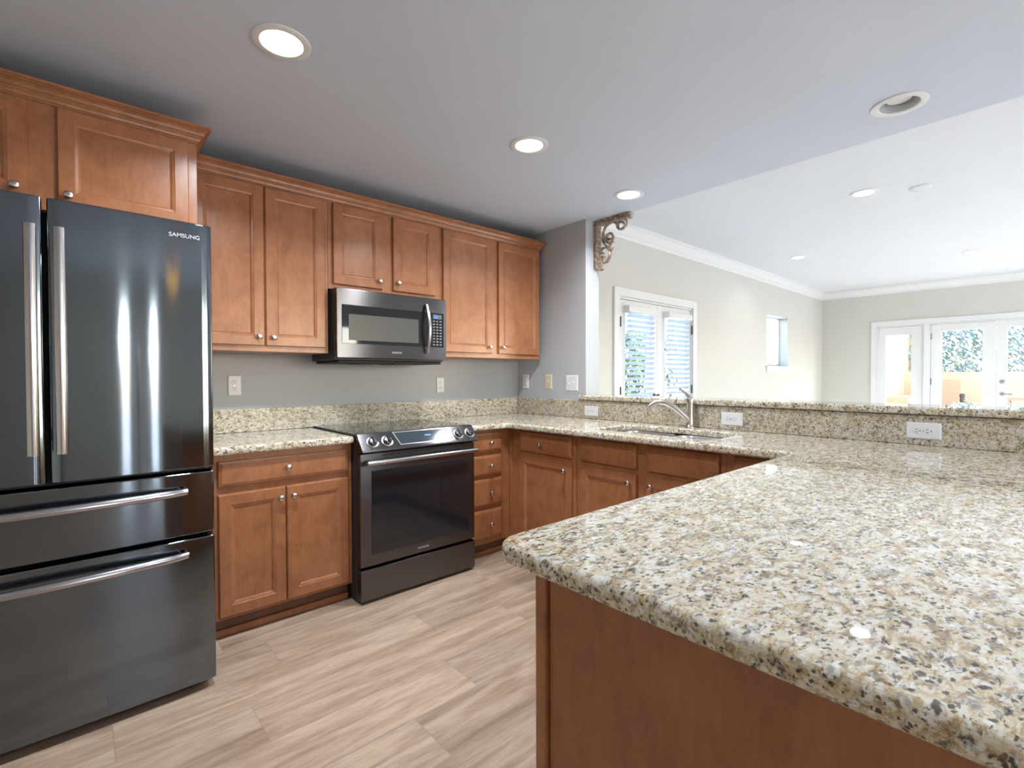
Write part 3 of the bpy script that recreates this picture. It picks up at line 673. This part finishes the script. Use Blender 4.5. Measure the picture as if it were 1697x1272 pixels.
mk('display_glass', quad(-1.574, -1.214, -1.553, -1.198, .011, .087, .0028, .0042), 'disp', dp)
mk('digits', quad(-1.385, -1.345, -1.384, -1.344, .040, .050, .0043, .0050), 'lcd', dp)
o = T(mk('oven_door', bx(RX0+.002, RX1-.002, RY, -.658, .203, .819), 'black2', t, bevel=.004))
mk('oven_window', bx(-1.722, -1.066, RY-.0025, RY+.002, .262, .722), 'ovenw', o, bevel=.001)
pts = [(-1.765 + .735*i/14, RY-.045, .772) for i in range(15)]
b = tube(nb(), pts, .010, 12, ((0, 0, 1), .013)); h = mk('handle', b, 'steel', o, smooth=True)
for hx in (-1.752, -1.043): mk('handle_post', bx(hx-.012, hx+.012, RY-.045, RY+.001, .762, .782), 'steel', h, bevel=.003)
b = nb()
for i in range(6): box(b, -1.66+i*.095, -1.59+i*.095, RY-.0012, RY+.001, .799, .806)
mk('vent_slots', b, 'gap', o)
lettering('SAMSUNG', o, 'letter', (-1.435, RY-.0008, .226), .012, .075)
T(mk('storage_drawer', bx(RX0+.002, RX1-.002, RY-.004, -.658, .018, .187), 'black2', t, bevel=.004))
T(mk('trim_gap', bx(RX0+.006, RX1-.006, -.675, -.655, .185, .205), 'gap', t))

# ================================================================== CORBEL
t = thing('corbel', 'carved weathered scroll corbel at the top of the column under the ceiling', 'corbel', (.125, PY, CEIL-.02))
cx = .125; hw = .036
T(mk('back_board', bx(cx-hw, cx+hw, PY-.024, PY-.0008, 2.060, CEIL-.001), 'corbel', t, bevel=.004))
T(mk('top_board', slab(nb(), [(cx-hw-.004, PY-.0245), (cx-hw-.004, PY-.300), (cx-hw+.010, PY-.325), (cx+hw-.010, PY-.325), (cx+hw+.004, PY-.300), (cx+hw+.004, PY-.0245)], CEIL-.032, CEIL-.001), 'corbel', t, bevel=.004))
def scroll(pts, r=.013, w=.034):
    # smooth through points (Catmull-Rom) in the (out from the column, below the ceiling) plane
    P = [Vector(p) for p in pts]; P = [P[0]*2-P[1]] + P + [P[-1]*2-P[-2]]; q = []
    for i in range(1, len(P)-2):
        for k in range(6):
            s = k/6; a, b_, c_, d_ = P[i-1], P[i], P[i+1], P[i+2]
            q.append(.5*((2*b_) + (c_-a)*s + (2*a-5*b_+4*c_-d_)*s*s + (3*b_-a-3*c_+d_)*s**3))
    q.append(P[-2]); n = len(q)
    return tube(nb(), [(cx, PY-.024-v.x, CEIL-.032-v.y) for v in q], [r*(.55+.45*math.sin(math.pi*min(1, .15+i/n))) for i in range(n)], 10, ((1, 0, 0), w))
S1_ = [(.235, .035), (.215, .018), (.185, .022), (.178, .045), (.195, .068), (.225, .070), (.250, .050), (.256, .022), (.245, .004)]
S2_ = [(.110, .120), (.090, .125), (.078, .108), (.088, .085), (.115, .082), (.135, .105), (.128, .140), (.095, .150), (.060, .120), (.045, .075), (.060, .030), (.100, .008), (.150, .008), (.190, .060)]
S3_ = [(.045, .085), (.042, .120), (.060, .155), (.090, .190), (.110, .225), (.100, .265), (.070, .295), (.040, .285), (.028, .262), (.038, .242), (.055, .248), (.052, .265)]
S4_ = [(.090, .190), (.060, .178), (.035, .185), (.022, .205), (.035, .222), (.050, .214)]
S5_ = [(.095, .200), (.110, .170), (.128, .150), (.150, .155)]
S6_ = [(.105, .225), (.125, .205), (.135, .190)]
S7_ = [(.050, .290), (.030, .315), (.018, .335), (.028, .348), (.045, .340)]
for s_, r_, w_ in ((S1_, .010, .028), (S2_, .010, .026), (S3_, .010, .026), (S4_, .008, .022), (S5_, .009, .020), (S6_, .007, .017), (S7_, .008, .022)): T(mk('scroll', scroll(s_, r_*.9, w_*.62), 'corbel', t, smooth=True))

# ================================================================== CEILING LIGHTS
def lamp(x, y, z, r, watts, label, group, lit=True):
    t = thing('recessed_light', label, 'ceiling light', (x, y, z), 0, group)
    mk('trim_ring', lathe(nb(), [(r, -.0005), (r, -.004), (r-.006, -.007), (r*.74, -.006), (r*.70, -.002), (r*.70, -.0005)], n=40, cap=False), 'canw', t, smooth=True)
    if lit:
        mk('lens', lathe(nb(), [(r*.705, -.001), (r*.68, -.0035), (r*.4, -.0045), (.002, -.005)], n=32), 'lens', t, smooth=True)
        d = bpy.data.lights.new('lamp_light', 'AREA'); d.shape = 'DISK'; d.size = r*1.3; d.energy = watts; d.color = (.88, .94, 1); d.spread = R(145)
        o = bpy.data.objects.new('lamp_light', d); COL.objects.link(o); o.parent = t; o.location = (0, 0, -.012)
    else:
        mk('can', lathe(nb(), [(r*.69, .0), (r*.62, .035), (r*.60, .075), (.002, .076)], n=36, cap=False), 'baffle', t, smooth=True)
        mk('bulb', lathe(nb(), [(.012, .074), (.030, .060), (.047, .030), (.045, .022), (.002, .020)], n=28), 'canw', t, smooth=True)
    return t
g = 'recessed lights in the kitchen ceiling'
lamp(-2.359, -1.335, CEIL, .098, LAMP_K, 'largest lit recessed ceiling light, leftmost, above the refrigerator side', g)
lamp(-1.156, -1.357, CEIL, .098, LAMP_K, 'lit recessed ceiling light in the middle of the kitchen ceiling', g)
lamp(-.185, -1.290, CEIL, .098, LAMP_K*.6, 'lit recessed ceiling light close to the corbel above the sink', g)
lamp(-.196, -2.713, CEIL, .104, 0, 'unlit recessed ceiling light with open white baffle above the peninsula', g, False)
lamp(-1.30, -4.3, CEIL, .098, LAMP_K, 'lit recessed ceiling light behind the camera over the dining side', g)
g = 'recessed lights in the living room ceiling'
lamp(1.86, -2.12, LCEIL, .098, LAMP_L, 'lit recessed living room light nearest the kitchen', g)
lamp(3.85, -.99, LCEIL, .098, LAMP_L, 'lit recessed living room light near the crown moulding of the french door wall', g)
lamp(5.10, -2.47, LCEIL, .098, LAMP_L, 'faint recessed living room light in the bright ceiling toward the patio doors', g)
lamp(3.6, -4.4, LCEIL, .098, LAMP_L, 'lit recessed living room light beyond the right edge', g)
t = mk('smoke_detector', lathe(nb(), [(.075, -.0005), (.075, -.004), (.066, -.012), (.03, -.014), (.002, -.014)], (2.05, -2.45, LCEIL), n=32), 'lceil', smooth=True)
tag(t, 'flat round white ceiling disc beside the nearest living room light', 'smoke detector')

# lamps behind the camera, mirrored in the refrigerator
t = thing('pendant_lamp', 'amber glass pendant lamp behind the camera, mirrored in the refrigerator door', 'lamp', (-1.95, -4.6, CEIL))
mk('shade', lathe(nb(), [(.075, -.16), (.072, -.19), (.05, -.26), (.02, -.32), (.004, -.33)], n=24), 'amber', t, smooth=True)
mk('rod', lathe(nb(), [(.006, -.001), (.006, -.17)], n=10), 'nickel', t); mk('canopy', lathe(nb(), [(.06, -.0005), (.055, -.02), (.01, -.025)], n=20), 'nickel', t, smooth=True)
t = thing('floor_lamp', 'two-headed floor lamp behind the camera, mirrored as two bright spots in the refrigerator', 'lamp', (-2.255, -5.0, 0))
mk('base', lathe(nb(), [(.13, 0), (.13, .012), (.02, .025)], n=28), 'nickel', t, smooth=True)
mk('pole', tube(nb(), [(0, 0, .02), (0, 0, 1.5)], .011), 'nickel', t, smooth=True)
for hx, hz in ((-.150, 1.613), (.160, 1.492)):
    mk('arm', tube(nb(), [(0, 0, 1.42), (hx*.6, 0, hz-.07), (hx, 0, hz-.04)], .007), 'nickel', t, smooth=True)
    b = nb(); bmesh.ops.create_uvsphere(b, u_segments=20, v_segments=12, radius=.034); bmesh.ops.translate(b, verts=b.verts, vec=(hx, 0, hz)); mk('globe', b, 'bulb', t, smooth=True)

# ================================================================== OUTSIDE
struct('added_sunshade', bx(-4.2, 3.3, -8.6, YS-.165, 2.5, 2.62), 'trim', label='unseen roof added to keep sun off the south window')  # out of view, added only to block direct sun at the added window
b = bx(-14, 30, -24, 18, -.12, -.07); struct('ground', b, 'patio')
gw = mk('garden_wall', bx(11.5, 11.7, -9, -.75, -.07, 1.30), 'stucco'); tag(gw, 'low peach stucco garden wall below the hedge beyond the patio doors', 'wall')
gw = mk('garden_wall', bx(7.6, 14.5, -.75, -.55, -.07, 3.2), 'stucco'); tag(gw, 'tall peach stucco wall seen through the left sidelight of the patio doors', 'wall')
gw = mk('planter', bx(9.4, 11.1, -1.18, -.752, -.07, .80), 'stuccod', bevel=.01); tag(gw, 'long low terracotta-coloured ledge against the tall peach wall', 'planter')
gw = mk('stucco_pillar', bx(10.6, 10.95, -1.83, -1.40, -.07, 1.15), 'stuccod', bevel=.01); tag(gw, 'squat dusty pink pillar in front of the low garden wall', 'pillar')
gw = mk('garden_bollard', lathe(nb(), [(.036, -.07), (.036, .80), (.042, .81), (.042, .86), (.015, .875)], (10.0, -1.91, 0), n=16), 'dark'); tag(gw, 'short dark garden bollard standing right of the pink pillar', 'bollard')
gw = mk('garden_bench', nb(), 'stuccod') if False else None
t = thing('garden_bench', 'low wooden bench in front of the garden wall, seen at the right edge', 'bench', (10.9, -3.1, 0))
b = bx(-.2, .2, -.7, .7, .74, .79); mk('seat', b, 'stuccod', t)
for x, y in ((-.16, -.6), (-.16, .6), (.16, -.6), (.16, .6), (-.16, .1)): mk('leg', bx(x-.03, x+.03, y-.03, y+.03, -.07, .74), 'stuccod', t)
def leaves(bm, n, f, s=.09):
    for _ in range(n):
        c = Vector(f()); a = Vector((random.gauss(0, 1), random.gauss(0, 1), random.gauss(0, 1))).normalized(); b_ = a.orthogonal().normalized(); c2 = a.cross(b_)
        k = s*random.uniform(.6, 1.3); v = [bm.verts.new(c+b_*k), bm.verts.new(c+c2*k*.4+a*k*.15), bm.verts.new(c-b_*k), bm.verts.new(c-c2*k*.4+a*k*.15)]; bm.faces.new(v)
def hedge(name, x0, x1, y0, y1, z0, z1, n, mat, label, s=.09, cat='hedge'):
    b = nb(); leaves(b, n, lambda: (random.uniform(x0, x1), random.uniform(y0, y1), random.uniform(z0, z1)), s)
    me = mk(name, b, mat); tag(me, label, cat); return me
hedge('hedge', 11.9, 12.8, -8.5, -.4, .3, 4.6, 42000, 'leaf', 'tall leafy hedge rising behind the low garden wall', .065)
h = mk('hedge_core', bx(12.35, 12.9, -8.4, -.5, -.07, 4.3), 'leaf', None) if False else None
hedge('shrub', .5, 5.5, 1.6, 3.2, -.05, 2.0, 8000, 'leaf2', 'green shrubs outside the french doors behind the left blind', .09, 'shrub')
hedge('shrub', 9.0, 9.5, -3.3, -1.9, -.06, .72, 1500, 'leaf', 'low pale shrub on the patio at the foot of the patio doors view', .07, 'shrub')
gw = mk('garden_wall', bx(-6, 12, 4.4, 4.6, -.07, 1.2), 'stucco'); tag(gw, 'low garden wall outside the french doors seen between blind slats', 'wall')
